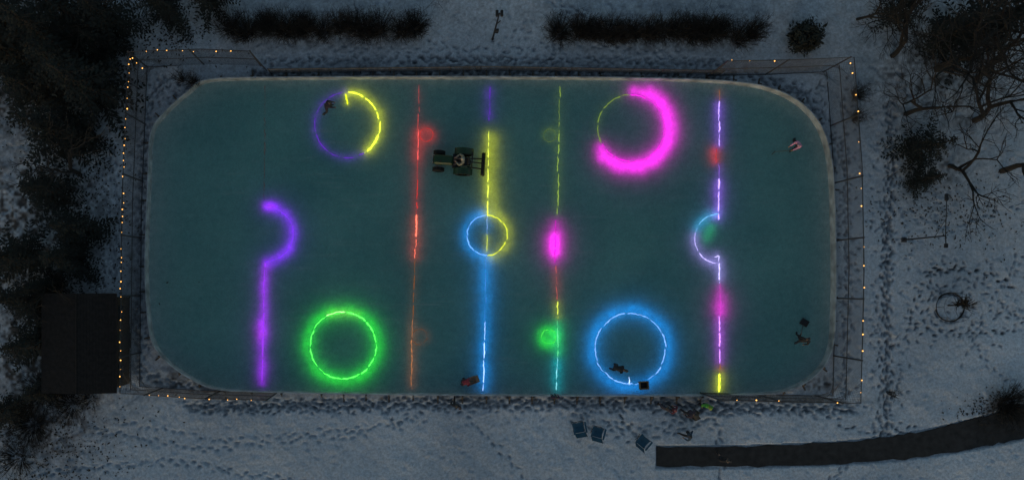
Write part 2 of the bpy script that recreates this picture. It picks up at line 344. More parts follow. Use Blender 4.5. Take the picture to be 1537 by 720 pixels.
led(g,[(837,480),(837,535)],(.03,1,.3),1.3,.36,core=.9,cr=.028,white=.2); led(g,[(837,535),(835,585)],(0,.6,.7),1.7,.36,core=1.4,cr=.034,white=.3)
g=empty('faceoff_dot_light'); led(g,arc(825,203,9,0,360),YG,.15,.25,core=.22,cr=.018,white=0,sp=.35)
g=empty('faceoff_dot_light'); led(g,arc(823,505,11,0,360),GRN,1.8,.34,core=.8,cr=.024,white=.1,sp=.3)
g=empty('faceoff_circle_light'); led(g,arc(947,192,50,-92,152),MAG,4.2,.30,core=1.0,cr=.03,white=0,radial=(947,192,.22)); led(g,arc(947,192,50,152,268),YG,.12,.24,core=.35,cr=.026,white=.1)
led(g,arc(947,192,50,-70,140),MAG,3.4,.34,core=0,radial=(947,192,.52))
g=empty('faceoff_circle_light'); led(g,arc(946,523,53,0,360),CYB,3.3,.45,core=1.3,cr=.034,white=.3,gap=.08,radial=(946,523,.2)); led(g,[(944,565),(944,577)],CYB,0,.2,core=2,white=.6)
g=empty('goal_line_light'); led(g,[(1079,135),(1079,152)],ORG,.2,.25,core=.5,cr=.026,white=0); led(g,[(1079,152),(1079,220)],VIO,1.6,.34,core=1.6,cr=.036,white=.35); led(g,[(1074,222),(1075,246)],RED,1.6,.34,core=.5,white=0)
led(g,[(1079,246),(1079,268)],VIO,.6,.3,core=.6,white=.1); led(g,[(1079,268),(1078,330)],VIO,2.0,.36,core=1.7,cr=.042,white=.35)
led(g,[(1072,384),(1079,384),(1080,425)],LAV,1.5,.32,core=1.6,cr=.036,white=.4); led(g,[(1080,425),(1080,442)],MAG,.6,.25,core=.4,white=.2)
led(g,[(1081,440),(1081,474)],MAG,3.2,.4,core=.8,white=.1); led(g,[(1080,474),(1080,545)],PMAG,1.5,.34,core=1.7,cr=.036,white=.25); led(g,[(1080,545),(1080,560)],ORG,.4,.25,core=.4,white=0)
led(g,[(1080,560),(1079,588)],YEL,1.8,.3,core=2.3,cr=.055,white=.05)
g=empty('goal_crease_light'); led(g,arc(1079,358,37,270,195),(.05,.5,1),1.6,.34,core=1.0,cr=.03,white=.2); led(g,arc(1079,358,37,195,90,38),LAV,1.6,.34,core=1.5,cr=.036,white=.3)
led(g,[(1066,336),(1058,362)],(.02,1,.25),.8,.36,core=0)
# ---------------------------------------------------------------- fences with string lights
mst=mat('galvanized_steel',(.06,.062,.068),.5,.2,4,metal=.3); mwire=mat('fence_wire',(.05,.05,.055),.6,.1,4)
mbulb=mat('string_light_bulb',(.8,.5,.2),.4,0,1,emis=(1,.45,.09),es=3.2); mcab=mat('black_cable',(.02,.02,.02),.6,.1,4)
def resample(P,ds):
    seg=[0]
    for a,b in zip(P[:-1],P[1:]): seg.append(seg[-1]+(b-a).length)
    def f(s):
        for i in range(len(P)-1):
            if s<=seg[i+1]+1e-9: return P[i]+(P[i+1]-P[i])*((s-seg[i])/max(1e-6,seg[i+1]-seg[i]))
        return P[-1].copy()
    return f,seg[-1]
def fence(name,top,hf,lights,ends):
    P=[W(px,py,hf) for px,py in top]; f,Lt=resample(P,1); mb=MB()
    n=max(1,round(Lt/3.3))
    for i in range(n+1):
        p=f(Lt*i/n); mb.tube([(p.x,p.y,-.05),(p.x,p.y,hf+.05)],.045,mst,6); mb.sph((p.x,p.y,hf+.05),.055,mst,nu=6,nv=4)
    for hz in (hf,hf*.5,.12): mb.tube([(p.x,p.y,hz) for p in P],.028,mst,5)
    s=-hf
    while s<Lt:
        for sg in (1,-1):
            a0=max(s,0); a1=min(s+hf,Lt)
            if a1-a0<.05: continue
            pts=[]
            for k in range(3):
                ss=a0+(a1-a0)*k/2; z=(ss-s) if sg>0 else hf-(ss-s); q=f(ss); pts.append((q.x,q.y,max(.03,z)))
            mb.tube(pts,.006,mwire,3,cap=False)
        s+=.16
    for e,(qx,qy) in ends:
        p=P[e]; q=W(qx,qy); mb.tube([(p.x,p.y,hf),(q.x,q.y,.05)],.03,mst,5)
        for k in range(1,8):
            t=k/8; zz=hf*(1-t); g_=p+(q-p)*t; mb.tube([(g_.x,g_.y,.03),(g_.x,g_.y,zz)],.006,mwire,3,cap=False)
            mb.tube([(p.x,p.y,hf*t),(p.x+(q.x-p.x)*(1-t),p.y+(q.y-p.y)*(1-t),hf*t)],.006,mwire,3,cap=False)
    mb.obj(name)
    for pts,d in lights:
        LP=[W(px,py,hf) for px,py in pts]; f2,L2=resample(LP,1); sb=MB(); s=.2; cable=[]
        while s<L2:
            q=f2(s); dz=.03*math.sin(s*2.1)-.02
            cable.append((q.x,q.y,hf+.08+dz))
            if random.random()<.88: sb.sph((q.x+random.gauss(0,.03),q.y+random.gauss(0,.03),hf+.06+dz),random.uniform(.018,.042),mbulb,nu=6,nv=4)
            s+=d*random.uniform(.6,1.4)
        sb.tube(cable,.008,mcab,4); sb.obj('string_lights')
fence('chain_link_fence',[(375,77),(300,74),(192,78),(183,300),(180,590),(290,597),(400,600)],3.0,
  [([(215,77),(370,78)],.62),([(196,84),(187,220),(182,400),(181,588)],.46),([(196,84),(222,112)],.5),([(220,592),(290,597),(392,600)],.6)],[(0,(402,108))])
fence('chain_link_fence',[(1092,92),(1190,90),(1282,86),(1294,250),(1297,400),(1292,605),(1190,603),(1080,600)],3.0,
  [([(1092,92),(1190,91)],.9),([(1276,90),(1285,150),(1294,300),(1296,460),(1291,600)],.95),([(1100,600),(1290,604)],1.6)],[(0,(1070,112))])
mb=MB(); P=[W(402,104,1.0),W(740,100,1.0),W(1088,106,1.0)]; f,Lt=resample(P,1)
for i in range(16):
    p=f(Lt*i/15); mb.tube([(p.x,p.y,-.05),(p.x,p.y,1.05)],.04,mst,6)
for hz in (1.0,.5): mb.tube([(p.x,p.y,hz) for p in P],.035,mst,5)
s=-1.0
while s<Lt:
    a0=max(s,0);a1=min(s+1,Lt)
    for sg in (1,-1):
        q0=f(a0);q1=f(a1)
        z0,z1=((a0-s),(a1-s)) if sg>0 else (1-(a0-s),1-(a1-s)); mb.tube([(q0.x,q0.y,z0+.02),(q1.x,q1.y,z1+.02)],.006,mwire,3,cap=False)
    s+=.12
mb.obj('low_chain_link_fence')
# ---------------------------------------------------------------- vegetation
mneed=mat('spruce_needles',(.009,.014,.012),.9,.7,1.2); mbark=mat('bark',(.018,.016,.015),.9,.4,6); mtwig=mat('twigs',(.012,.011,.010),.9,.3,6)
def conifer(seed,hh,R):
    r=random.Random(seed); mb=MB(); mb.tube([(0,0,-.1),(0,0,hh*.5),(r.gauss(0,.1),r.gauss(0,.1),hh)],[.22*hh/8,.12*hh/8,.02],mbark,7)
    nl=int(hh*2.6); ph=[r.random()*6.28 for _ in range(4)]
    for l in range(nl):
        z=hh*(.08+.92*(l/nl)); rad=R*(1-z/hh)**.8*1.05+.12; nb=int(5+rad*2.6)
        for b in range(nb):
            a=r.random()*6.283; lob=.82+.22*math.sin(3*a+ph[0])+.16*math.sin(5*a+ph[1]+z)+.1*math.sin(9*a+ph[2])
            ln=rad*r.uniform(.55,1.3)*lob; dz=-.18*ln; zz=z+r.uniform(-.15,.15)
            d=Vector((math.cos(a),math.sin(a),0)); n_=Vector((-d.y,d.x,0)); e=d*ln+Vector((0,0,dz))
            c=Vector((0,0,zz)); mb.tube([c,c+e],[.03,.008],mbark,3,cap=False)
            k=.2
            while k<1.02:
                c2=c+e*k+Vector((0,0,.06*math.sin(k*3))); wl=(.14+.36*(1-k))*min(1.3,ln*.5)*r.uniform(.5,1.4)
                for sg in (1,-1):
                    t=c2+n_*sg*wl+d*wl*r.uniform(.4,1.0)+Vector((0,0,r.uniform(-.15,.08))); wd=.05+.05*r.random()
                    u=(t-c2).normalized().cross(Vector((0,0,1)))
                    mb.poly([c2,c2+(t-c2)*.55+u*wd,t,c2+(t-c2)*.55-u*wd],mneed)
                k+=.12/max(.5,ln*.45)*r.uniform(.8,1.4)
    return mb.obj('spruce_tree')
def place_tree(proto,px,py,app_h,sc,name='spruce_tree'):
    p=W(px,py,app_h); o=bpy.data.objects.new(name,proto.data); COL.objects.link(o); o.location=(p.x,p.y,0); o.rotation_euler=(0,0,random.random()*6.28); o.scale=(sc,sc,sc*random.uniform(.9,1.1)); return o
protos=[conifer(1,8,2.9),conifer(2,8,2.6),conifer(3,6.5,2.4)]
for pr,(x,y) in zip(protos,[(60,50),(118,125),(60,190)]):
    q=W(x,y,4); pr.location=(q.x,q.y,0)
for i,(x,y,s_) in enumerate([(-25,60,1.0),(150,20,.8),(105,200,.6),(235,0,.62),(300,-18,.7),(95,340,.78),(60,285,.65),(10,385,.85),(28,520,.85),(95,390,.6),(-5,620,.6),(-30,10,1.1),(30,450,.7),(85,10,.9),(1408,215,.66),(1515,20,.95),(1395,268,.40),(20,120,.9),(80,90,.9),(1450,40,.7),(1375,0,.6),(60,435,.5),(55,590,.5),(140,60,.6)]):
    place_tree(protos[i%3],x,y,4*s_,s_)
r=random.Random(5); mb=MB(); mb.tube([(0,0,-.1),(0,0,1.6)],[.08,.03],mbark,6)
for k in range(1500):
    d=Vector((r.gauss(0,1),r.gauss(0,1),abs(r.gauss(0,1))*.9)).normalized(); rr=r.uniform(.45,1.05)*(1+.15*math.sin(d.x*7)+.12*math.sin(d.y*9)); c=Vector((d.x*.95*rr,d.y*.95*rr,.25+d.z*1.7*rr))
    a=Vector((r.gauss(0,1),r.gauss(0,1),r.gauss(0,.5))).normalized(); b_=d.cross(a).normalized(); l=r.uniform(.08,.2)
    mb.poly([c-a*l,c+b_*l*.35,c+a*l+d*.05,c-b_*l*.35],mneed)
q=W(1213,54,1.0); mb.obj('evergreen_shrub',loc=(q.x,q.y,0))
def bare_tree(seed,hh,r0,depth=6,spread=.6,name='bare_tree',lean=(0,0)):
    r=random.Random(seed); mb=MB()
    def br(p,d,l,rad,k):
        pts=[p]; q=p; dd=d.copy()
        for i in range(3):
            dd=(dd+Vector((r.gauss(0,.13),r.gauss(0,.13),r.gauss(0,.08)+.03))).normalized(); q=q+dd*l/3; pts.append(q)
        mb.tube(pts,[rad,rad*.88,rad*.76,rad*.66],mbark if k>3 else mtwig,5 if k>3 else 3,cap=False)
        if k==0: return
        for j in range(r.choice([2,3,3])):
            nd=(dd+Vector((r.gauss(lean[0],spread),r.gauss(lean[1],spread),r.gauss(.02,spread*.5)))).normalized()
            if nd.z<-.25: nd.z=-.1
            br(pts[-1] if j<2 else pts[2],nd,l*r.uniform(.68,.9),rad*.62,k-1)
    br(Vector((0,0,-.1)),Vector((0,0,1)),hh*.25,r0,depth)
    return mb.obj(name)
for sd,x,y,hh,ah,r0,dp,ln in [(11,1440,90,10,2,.26,7,(-.12,0)),(12,1500,170,8.5,2,.2,6,(0,0)),(13,1370,70,8,2,.17,6,(-.2,.05)),(14,1540,250,8,2,.2,6,(-.1,0)),(15,1390,160,7,2,.16,6,(-.15,0)),(19,1460,240,6.5,2,.15,5,(0,-.1)),(16,640,-45,5.5,0,.09,5,(0,-.1)),(17,790,-55,5.5,0,.09,5,(0,-.1)),(18,110,260,7,1,.14,5,(.1,0)),(20,1060,-50,5,0,.09,5,(0,-.1)),(21,165,60,7,1,.14,5,(.1,0)),(22,1480,40,9.5,2,.22,7,(0,0)),(23,60,420,6,1,.13,5,(.15,0)),(24,1300,20,6,1,.1,5,(0,0)),(25,1500,110,9,2,.2,6,(-.05,0))]:
    t=bare_tree(sd,hh,r0,dp,.62,lean=ln); q=W(x,y,ah); t.location=(q.x,q.y,0)
def shrub(mb,c,hh,R,n,r):
    for k in range(n):
        a=r.random()*6.283; rr=R*math.sqrt(r.random()); tip=Vector((c.x+rr*math.cos(a),c.y+rr*math.sin(a),hh*r.uniform(.55,1.1))); b0=Vector((c.x+.2*rr*math.cos(a),c.y+.2*rr*math.sin(a),0))
        mid=(b0+tip)*.5+Vector((r.gauss(0,.06),r.gauss(0,.06),.1)); mb.tube([b0,mid,tip],[.014,.010,.005],mtwig,3,cap=False)
        for j in range(3):
            t=mid+(tip-mid)*r.random(); e=t+Vector((r.gauss(0,.2),r.gauss(0,.2),r.uniform(.05,.3))); mb.tube([t,e],[.008,.004],mtwig,3,cap=False)
def hedge(x0,x1,y,ry,seed,n):
    r=random.Random(seed); mb=MB()
    for k in range(n):
        px=x0+(x1-x0)*(k+.5)/n+r.uniform(-6,6); q=W(px,y+r.uniform(-6,6),.7); shrub(mb,q,r.uniform(1.0,1.7),r.uniform(.75,1.15)*ry/S,int(r.uniform(160,330)),r)
    mb.obj('bare_hedge')
hedge(340,630,42,28,31,13); hedge(835,1142,49,27,32,14)
r=random.Random(77)
for (x,y,R,n) in [(40,640,50,200),(100,610,35,110),(130,600,26,70),(20,690,45,120),(1520,608,40,260),(1290,140,16,80),(1288,175,14,60),(290,122,14,60),(270,118,12,40),(60,590,40,160),(1340,590,8,20)]:
    mb=MB(); shrub(mb,W(x,y,.6),1.1,R/S,n,r); mb.obj('bare_shrub')
mleaf=mat('dry_leaves',(.03,.026,.022),.9,.4,8); mb=MB()
for k in range(3600):
    zx=r.choice([(90,640,70,45),(60,690,80,40),(110,430,60,60),(160,300,30,120),(30,150,60,60),(1420,320,80,40),(250,60,70,25),(1500,620,40,20)])
    q=W(r.gauss(zx[0],zx[2]*.8),r.gauss(zx[1],zx[3]*.8)); a=r.random()*6.28; l=r.uniform(.04,.10); z=.16
    mb.poly([(q.x+l*math.cos(a),q.y+l*math.sin(a),z),(q.x-l*.5*math.sin(a),q.y+l*.5*math.cos(a),z+.02),(q.x-l*math.cos(a),q.y-l*math.sin(a),z),(q.x+l*.5*math.sin(a),q.y-l*.5*math.cos(a),z+.01)],mleaf)
mb.obj('fallen_leaves')
rr_=random.Random(3); mb=MB(); c=W(1420,458); mb.tube([(0,0,0),(.05,.02,.8),(.05,.05,1.7)],[.05,.04,.02],mbark,6)
for k in range(110):
    z=rr_.uniform(.8,1.7); a=rr_.gauss(1.2,1.2); l=rr_.uniform(.3,.75); mb.tube([(.05,.04,z),(.05+l*.6*math.cos(a),.04+l*.6*math.sin(a),z+.15),(.05+l*math.cos(a+.2),.04+l*math.sin(a+.2),z+.35)],[.02,.014,.007],mtwig,3)
for hz in (.14,.2,.9):
    mb.tube([(.12+.85*math.cos(t*math.pi/16),-.1+.85*math.sin(t*math.pi/16),hz) for t in range(33)],.022 if hz<.5 else .008,mtwig,4)
for t in range(0,32,4):
    mb.tube([(.12+.85*math.cos(t*math.pi/16),-.1+.85*math.sin(t*math.pi/16),z) for z in (0,.9)],.012,mtwig,4)
mb.obj('young_tree',loc=(c.x,c.y,0))
# ---------------------------------------------------------------- path
def sub(P,n=8):
    o=[]
    for a,b in zip(P[:-1],P[1:]):
        for k in range(n): o.append((a[0]+(b[0]-a[0])*k/n,a[1]+(b[1]-a[1])*k/n))
    return o+[P[-1]]
masp=mat('asphalt',(.022,.021,.021),.85,.5,3.0,bump=.3); mb=MB(); T=[W(*p) for p in sub(path_top)]; B=[W(*p) for p in sub(path_bot)]
T=[p+Vector((0,random.gauss(0,.035))) for p in T]; B=[p+Vector((0,random.gauss(0,.035))) for p in B]
for i in range(len(T)-1):
    a,b_,c,d=T[i],T[i+1],B[i+1],B[i]
    mb.poly([(d.x,d.y,.12),(c.x,c.y,.12),(b_.x,b_.y,.12),(a.x,a.y,.12)],masp)
    mb.poly([(a.x,a.y,.12),(b_.x,b_.y,.12),(b_.x,b_.y,-.1),(a.x,a.y,-.1)],masp); mb.poly([(c.x,c.y,.12),(d.x,d.y,.12),(d.x,d.y,-.1),(c.x,c.y,-.1)],masp)
a,d=T[0],B[0]; mb.poly([(a.x,a.y,.12),(a.x,a.y,-.1),(d.x,d.y,-.1),(d.x,d.y,.12)],masp)
mb.obj('asphalt_path')
# ---------------------------------------------------------------- shed
mroof=mat('dark_shingle_roof',(.008,.007,.007),.95,.6,5,bump=.5); mwall=mat('shed_siding',(.06,.045,.035),.8,.3,4); mglass=mat('window_glass',(.02,.025,.03),.1,.1,2); mtrim=mat('trim_wood',(.03,.028,.026),.8,.2,4)
a=W(62,440,2.7); c=W(174,590,2.7); cx,cy=(a.x+c.x)/2,(a.y+c.y)/2; wx,wy=abs(c.x-a.x),abs(a.y-c.y)
e=empty('park_shed',(cx,cy,0))
mb=MB(); mb.box((0,0,1.2),(wx-.5,wy-.5,2.4),mwall)
for k in range(12): mb.box((0,0,.25+k*.18),(wx-.46,wy-.46,.02),mwall)
mb.obj('walls',parent=e)
mb=MB()
nrow=13
for k in range(nrow):
    for sg in (1,-1):
        x0=wx/2*(k/nrow); x1=wx/2*((k+1)/nrow)+.03; z0=2.95-.35*(k/nrow)+.0; z1=2.95-.35*((k+1)/nrow)-.0
        mb.poly([(sg*x0,-wy/2,z0+.01),(sg*x1,-wy/2,z1+.03),(sg*x1,wy/2,z1+.03),(sg*x0,wy/2,z0+.01)][::sg],mroof)
for sg in (1,-1):
    mb.poly([(-wx/2,sg*(wy/2-.01),2.58),(wx/2,sg*(wy/2-.01),2.58),(0,sg*(wy/2-.01),2.94)],mwall)
mb.box((0,0,2.5),(wx-.1,wy-.1,.12),mtrim); mb.tube([(0,-wy/2,2.97),(0,wy/2,2.97)],.05,mroof,6)
mb.obj('roof',parent=e)
mb=MB(); mb.box((wx/2-.24,0,1.0),(.06,.9,2.0),mtrim); mb.sph((wx/2-.19,.33,1.0),.04,mst); mb.obj('door',parent=e)
mb=MB()
for yy in (-1.7,1.7): mb.box((wx/2-.24,yy,1.5),(.05,.9,.8),mtrim); mb.box((wx/2-.215,yy,1.5),(.03,.76,.66),mglass)
mb.obj('windows',parent=e)
# ---------------------------------------------------------------- lamp posts (unlit)
mdk=mat('dark_painted_metal',(.02,.02,.022),.5,.2,5,metal=.3)
mb=MB(); b0=W(1355,360); hp=3.7; mb.tube([(0,0,0),(0,0,.3),(0,0,hp)],[.09,.05,.035],mdk,8); mb.tube([(0,0,hp-.05),(-.03,2.0,hp+.1)],.025,mdk,6)
mb.box((-.03,2.1,hp+.08),(.2,.4,.12),mdk,bev=.04); mb.tube([(0,0,hp-.9),(-.02,.9,hp-.02)],.016,mdk,5); mb.tube([(0,0,hp-.05),(.0,-.5,hp)],.03,mdk,6); mb.box((0,-.55,hp+.0),(.2,.24,.12),mdk,bev=.03); mb.box((0,0,.06),(.3,.3,.12),mst,bev=.02)
mb.obj('street_lamp',loc=(b0.x,b0.y,.05))
mb=MB(); b0=W(739,60); hp=4.3; mb.tube([(0,0,0),(0,0,.3),(0,0,hp)],[.10,.06,.04],mdk,8); mb.tube([(-.12,0,hp-.1),(.12,0,hp-.1)],.03,mdk,6)
for sx in (-.13,.13): mb.box((sx,0,hp),(.16,.36,.16),mdk,bev=.04)
mb.box((.1,0,1.5),(.25,.16,.4),mdk,bev=.02); mb.tube([(0,0,2.6),(.2,.1,2.9)],.03,mdk,5)
mb.obj('street_lamp',loc=(b0.x,b0.y,.05))
# ---------------------------------------------------------------- people
mskin=mat('skin',(.30,.19,.14),.6,.1,8); mhair=mat('dark_hair',(.03,.02,.015),.7,.2,20); meye=mat('eye',(.03,.03,.03),.3,0,1); mlip=mat('lips',(.3,.12,.1),.6,0,1); mboot=mat('boots',(.02,.02,.02),.7,.2,5)
def ik(a,t,l1,l2,pole):
    d=t-a; L_=min(d.length,(l1+l2)*.999); d.normalize(); t=a+d*L_
    x=(l1*l1-l2*l2+L_*L_)/(2*L_); h=math.sqrt(max(0,l1*l1-x*x)); pl=(pole-d*pole.dot(d)).normalized()
    return a+d*x+pl*h,t
def human(name,px,py,heading,pose='stand',height=1.72,jacket=(.03,.03,.035),pants=(.025,.025,.03),hat=(.05,.05,.05),z0=None,prop=None,loc=None,onice=False):
    z0=ICE if onice else (.1 if z0 is None else z0)
    lean={'stand':.06,'walk':.12,'bend':.95,'crouch':.6,'sit':.05,'skate':.5}[pose]; ph={'stand':.93,'walk':.9,'bend':.86,'crouch':.42,'sit':0.0,'skate':.8}[pose]
    V=Vector; pel=V((0,0,ph)); R=Matrix.Rotation(lean,3,'Y')
    def up(x,y,z): return pel+R@V((x,y,z))
    spine=up(0,0,.2);chest=up(.01,0,.40);neck=up(.02,0,.56);hb_=up(.04,0,.62)
    v=[pel,spine,chest,neck,hb_]; rad=[(.15,.13),(.14,.12),(.165,.13),(.065,.065),(.06,.06)]; ed=[(0,1),(1,2),(2,3),(3,4)]; lab=['j','j','j','s']
    wr={'stand':[(.12,.27,.87),(.16,-.25,.95)],'walk':[(.28,.25,.95),(-.16,-.26,.9)],'bend':[(.62,.14,.45),(.55,-.16,.35)],'crouch':[(.5,.15,.22),(.48,-.18,.3)],'sit':[(.42,.15,.38),(.42,-.15,.38)],'skate':[(.55,.1,.75),(.5,-.2,.7)]}[pose]
    an={'stand':[(0,.12,.09),(.03,-.13,.09)],'walk':[(.3,.1,.1),(-.28,-.1,.14)],'bend':[(.08,.17,.09),(-.12,-.17,.09)],'crouch':[(.1,.16,.09),(-.2,-.14,.12)],'sit':[(.55,.2,-.4),(.55,-.2,-.4)],'skate':[(.3,.16,.09),(-.4,-.2,.12)]}[pose]
    hands=[]
    for k,sg in enumerate((1,-1)):
        sh=up(.0,sg*.19,.47); w=V(wr[k]); el,w=ik(sh,w,.29,.27,V((-.5,sg*.7,-.4)))
        i=len(v); v+=[sh,el,w]; rad+=[(.085,.08),(.062,.062),(.042,.042)]; ed+=[(2,i),(i,i+1),(i+1,i+2)]; lab+=['j','j','j']; hands.append((el,w,sg))
        hp_=pel+V((0,sg*.1,-.04)); a_=V(an[k]); kn,a_=ik(hp_,a_,.42,.41,V((1,sg*.15,.1)))
        toe=a_+V((.17,sg*.03,-.05)); i=len(v); v+=[hp_,kn,a_,toe]; rad+=[(.108,.105),(.078,.078),(.056,.056),(.045,.04)]; ed+=[(0,i),(i,i+1),(i+1,i+2),(i+2,i+3)]; lab+=['p','p','p','b']
    me=bpy.data.meshes.new('b'); me.from_pydata([tuple(q) for q in v],ed,[]); o=bpy.data.objects.new('b',me); COL.objects.link(o)
    o.modifiers.new('s','SKIN'); sd=o.modifiers.new('u','SUBSURF'); sd.levels=1; sd.render_levels=1
    for q,rr in zip(me.skin_vertices[0].data,rad): q.radius=rr
    me.skin_vertices[0].data[0].use_root=True
    dg=bpy.context.evaluated_depsgraph_get(); dg.update(); em_=bpy.data.meshes.new_from_object(o.evaluated_get(dg)); bpy.data.objects.remove(o)
    mj=mat('jacket_%d_%d_%d'%tuple(int(c*100) for c in jacket),jacket,.8,.25,9); mp=mat('trousers_%d_%d_%d'%tuple(int(c*200) for c in pants),pants,.8,.2,9); mh=mat('hat_%d_%d_%d'%tuple(int(c*100) for c in hat),hat,.9,.2,20)
    D={'j':mj,'p':mp,'s':mskin,'b':mboot}; ml=[]
    for p in em_.polygons:
        c=p.center; best=1e9; bl='j'
        for (i,j),lb in zip(ed,lab):
            a=v[i]; d=v[j]-a; t=max(0,min(1,(c-a).dot(d)/max(1e-9,d.length_squared))); q=(c-(a+d*t)).length
            if q<best-1e-6: best=q; bl=lb
        ml.append(D[bl])
    mb=MB(); mb.add_mesh(em_,ml)
    hr=Matrix.Rotation(lean*.75,3,'Y'); hc=hb_+hr@V((.015,0,.10))
    def hd(x,y,z): return hc+hr@V((x,y,z))
    mb.sph(hc,(.092,.076,.115),mskin,hr,14,10); mb.sph(hd(.035,0,-.06),(.055,.05,.05),mskin,hr,8,6)
    mb.tube([hd(.088,0,.015),hd(.112,0,-.022),hd(.09,0,-.03)],[.008,.014,.008],mskin,6)
    for sg in (1,-1): mb.sph(hd(.083,sg*.03,.012),(.01,.014,.009),meye,hr,6,4); mb.sph(hd(0,sg*.078,-.005),(.02,.01,.03),mskin,hr,6,4)
    mb.sph(hd(.086,0,-.055),(.01,.025,.007),mlip,hr,6,4)
    mb.sph(hd(-.012,0,.0),(.09,.083,.118),mhair,hr,12,8,zmin=-.5) ; mb.sph(hd(-.008,0,.03),(.102,.09,.108),mh,hr,14,8,zmin=0); mb.sph(hd(-.01,0,.145),.028,mh)
    mb.tube([neck+V((.075*math.cos(t*.785),.075*math.sin(t*.785),0)) for t in range(9)],.028,mh,6)
    for el,w,sg in hands:
        d=(w-el).normalized(); sd_=d.cross(V((0,0,1)));  sd_=sd_.normalized() if sd_.length>.1 else V((0,1,0)); n_=sd_.cross(d)
        mb.tube([w-d*.01,w+d*.03,w+d*.085],[.028,.038,.034],mskin,8)
        for f_,(off,ln) in enumerate(zip((-.03,-.01,.01,.03),(.065,.078,.073,.056))):
            b0=w+d*.08+sd_*off; mb.tube([b0,b0+d*ln*.45-n_*.006,b0+d*ln*.75-n_*.025,b0+d*ln*.85-n_*.045],[.0095,.009,.008,.006],mskin,6)
        b0=w+d*.03+sd_*(.034*sg); mb.tube([b0,b0+sd_*.025*sg+d*.02,b0+sd_*.03*sg+d*.05-n_*.012],[.012,.011,.008],mskin,6)
    if prop=='stick':
        h1=hands[0][1]; h2=hands[1][1]; tip=V((1.1,-.5,.04)); mb.tube([h1+(h1-tip)*.15,h1,tip],.016,mwood,6); mb.box(tip+V((.12,0,.02)),(.3,.03,.07),mwood,bev=.01)
    if prop=='shovel':
        h1=hands[0][1]; tip=V((1.0,0,.05)); mb.tube([h1+(h1-tip)*.2,tip],.018,mwood,6); mb.box(tip+V((.18,0,.02)),(.4,.5,.03),mdk,Matrix.Rotation(-.1,3,'Y'),bev=.01)
    o=mb.obj(name,smooth=True); s_=height/1.75
    if loc is None: q=W(px,py,.9*s_); loc=(q.x,q.y,z0)
    o.location=loc; o.scale=(s_,)*3; o.rotation_euler=(0,0,math.radians(heading)); return o
human('ice_skater',489,160,20,'skate',1.7,(.03,.02,.03),onice=True)
human('ice_skater',1199,214,225,'skate',1.65,(.75,.33,.5),hat=(.5,.3,.35),prop='stick',onice=True)
human('person',1203,510,60,'walk',1.7,(.02,.02,.022),prop='shovel',onice=True)
human('person',923,551,-15,'bend',1.7,(.012,.015,.02),onice=True)
human('person',694,574,10,'bend',1.55,(.25,.03,.05),pants=(.03,.02,.03),onice=True)
human('person',684,608,80,'walk',1.7,(.02,.02,.03))
human('person',832,595,90,'stand',1.3,(.05,.02,.06))
human('person',995,611,60,'stand',1.65,(.03,.03,.05)); human('person',1010,614,150,'stand',1.4,(.12,.03,.05),hat=(.3,.1,.1))
human('person',1034,618,-30,'walk',1.7,(.05,.035,.05)); human('person',1046,628,120,'bend',1.7,(.06,.05,.04))
human('person',1059,607,-100,'stand',1.7,(.10,.40,.05),hat=(.3,.4,.05)); human('person',1033,652,170,'walk',1.6,(.03,.06,.10)); human('person',1085,689,95,'walk',1.75,(.015,.015,.018),z0=.12)
# ---------------------------------------------------------------- tractor
mgr=mat('green_tractor_paint',(.012,.045,.018),.4,.2,3); mtire=mat('rubber',(.012,.012,.012),.85,.2,8); myel=mat('wheel_yellow',(.12,.10,.02),.5,.2,4); mseat=mat('seat_vinyl',(.03,.03,.03),.6,.1,4); mlight=mat('headlight_glass',(.5,.5,.5),.2,0,1)
q=W(684,243,.5); e=empty('tractor',(q.x,q.y,ICE)); e.rotation_euler=(0,0,math.radians(176))
mb=MB(); mb.box((.75,0,.82),(1.15,.55,.42),mgr,bev=.09); mb.box((1.33,0,.78),(.06,.46,.36),mdk,bev=.02); mb.box((.1,0,.5),(2.0,.34,.26),mdk,bev=.04)
for sg in (1,-1): mb.sph((1.36,sg*.16,.9),(.03,.06,.05),mlight)
mb.tube([(.9,.15,1.0),(.9,.15,1.45)],.03,mdk,8); mb.box((-.05,0,.72),(.5,.85,.06),mdk,bev=.02); mb.obj('hood_and_chassis',parent=e)
mb=MB()
def wheel(cx,cy,r,w):
    k=mb.mi(mtire); prof=[(r*.6,-w/2),(r*.9,-w/2),(r,-w*.3),(r,w*.3),(r*.9,w/2),(r*.6,w/2)]; n=22; base=len(mb.v)
    for i in range(n):
        t=6.2832*i/n
        for a,b_ in prof: mb.v.append((cx+a*math.cos(t),cy+b_,r+a*math.sin(t)))
    for i in range(n):
        for j in range(5): mb.f.append((base+i*6+j,base+((i+1)%n)*6+j,base+((i+1)%n)*6+j+1,base+i*6+j+1)); mb.m.append(k)
    for i in range(n):
        t=6.2832*i/n; mb.box((cx+r*1.01*math.cos(t),cy,r+r*1.01*math.sin(t)),(.04,w*.9,.05),mtire,Matrix.Rotation(-t,3,'Y')@Matrix.Rotation(.35*(1 if i%2 else -1),3,'X'))
    mb.tube([(cx,cy-w*.3,r),(cx,cy+w*.3,r)],r*.6,myel,16); mb.tube([(cx,cy-w*.42,r),(cx,cy+w*.42,r)],r*.18,mdk,8)
for sg in (1,-1): wheel(1.0,sg*.5,.33,.24); wheel(-.45,sg*.58,.52,.34)
mb.obj('wheels',parent=e)
mb=MB()
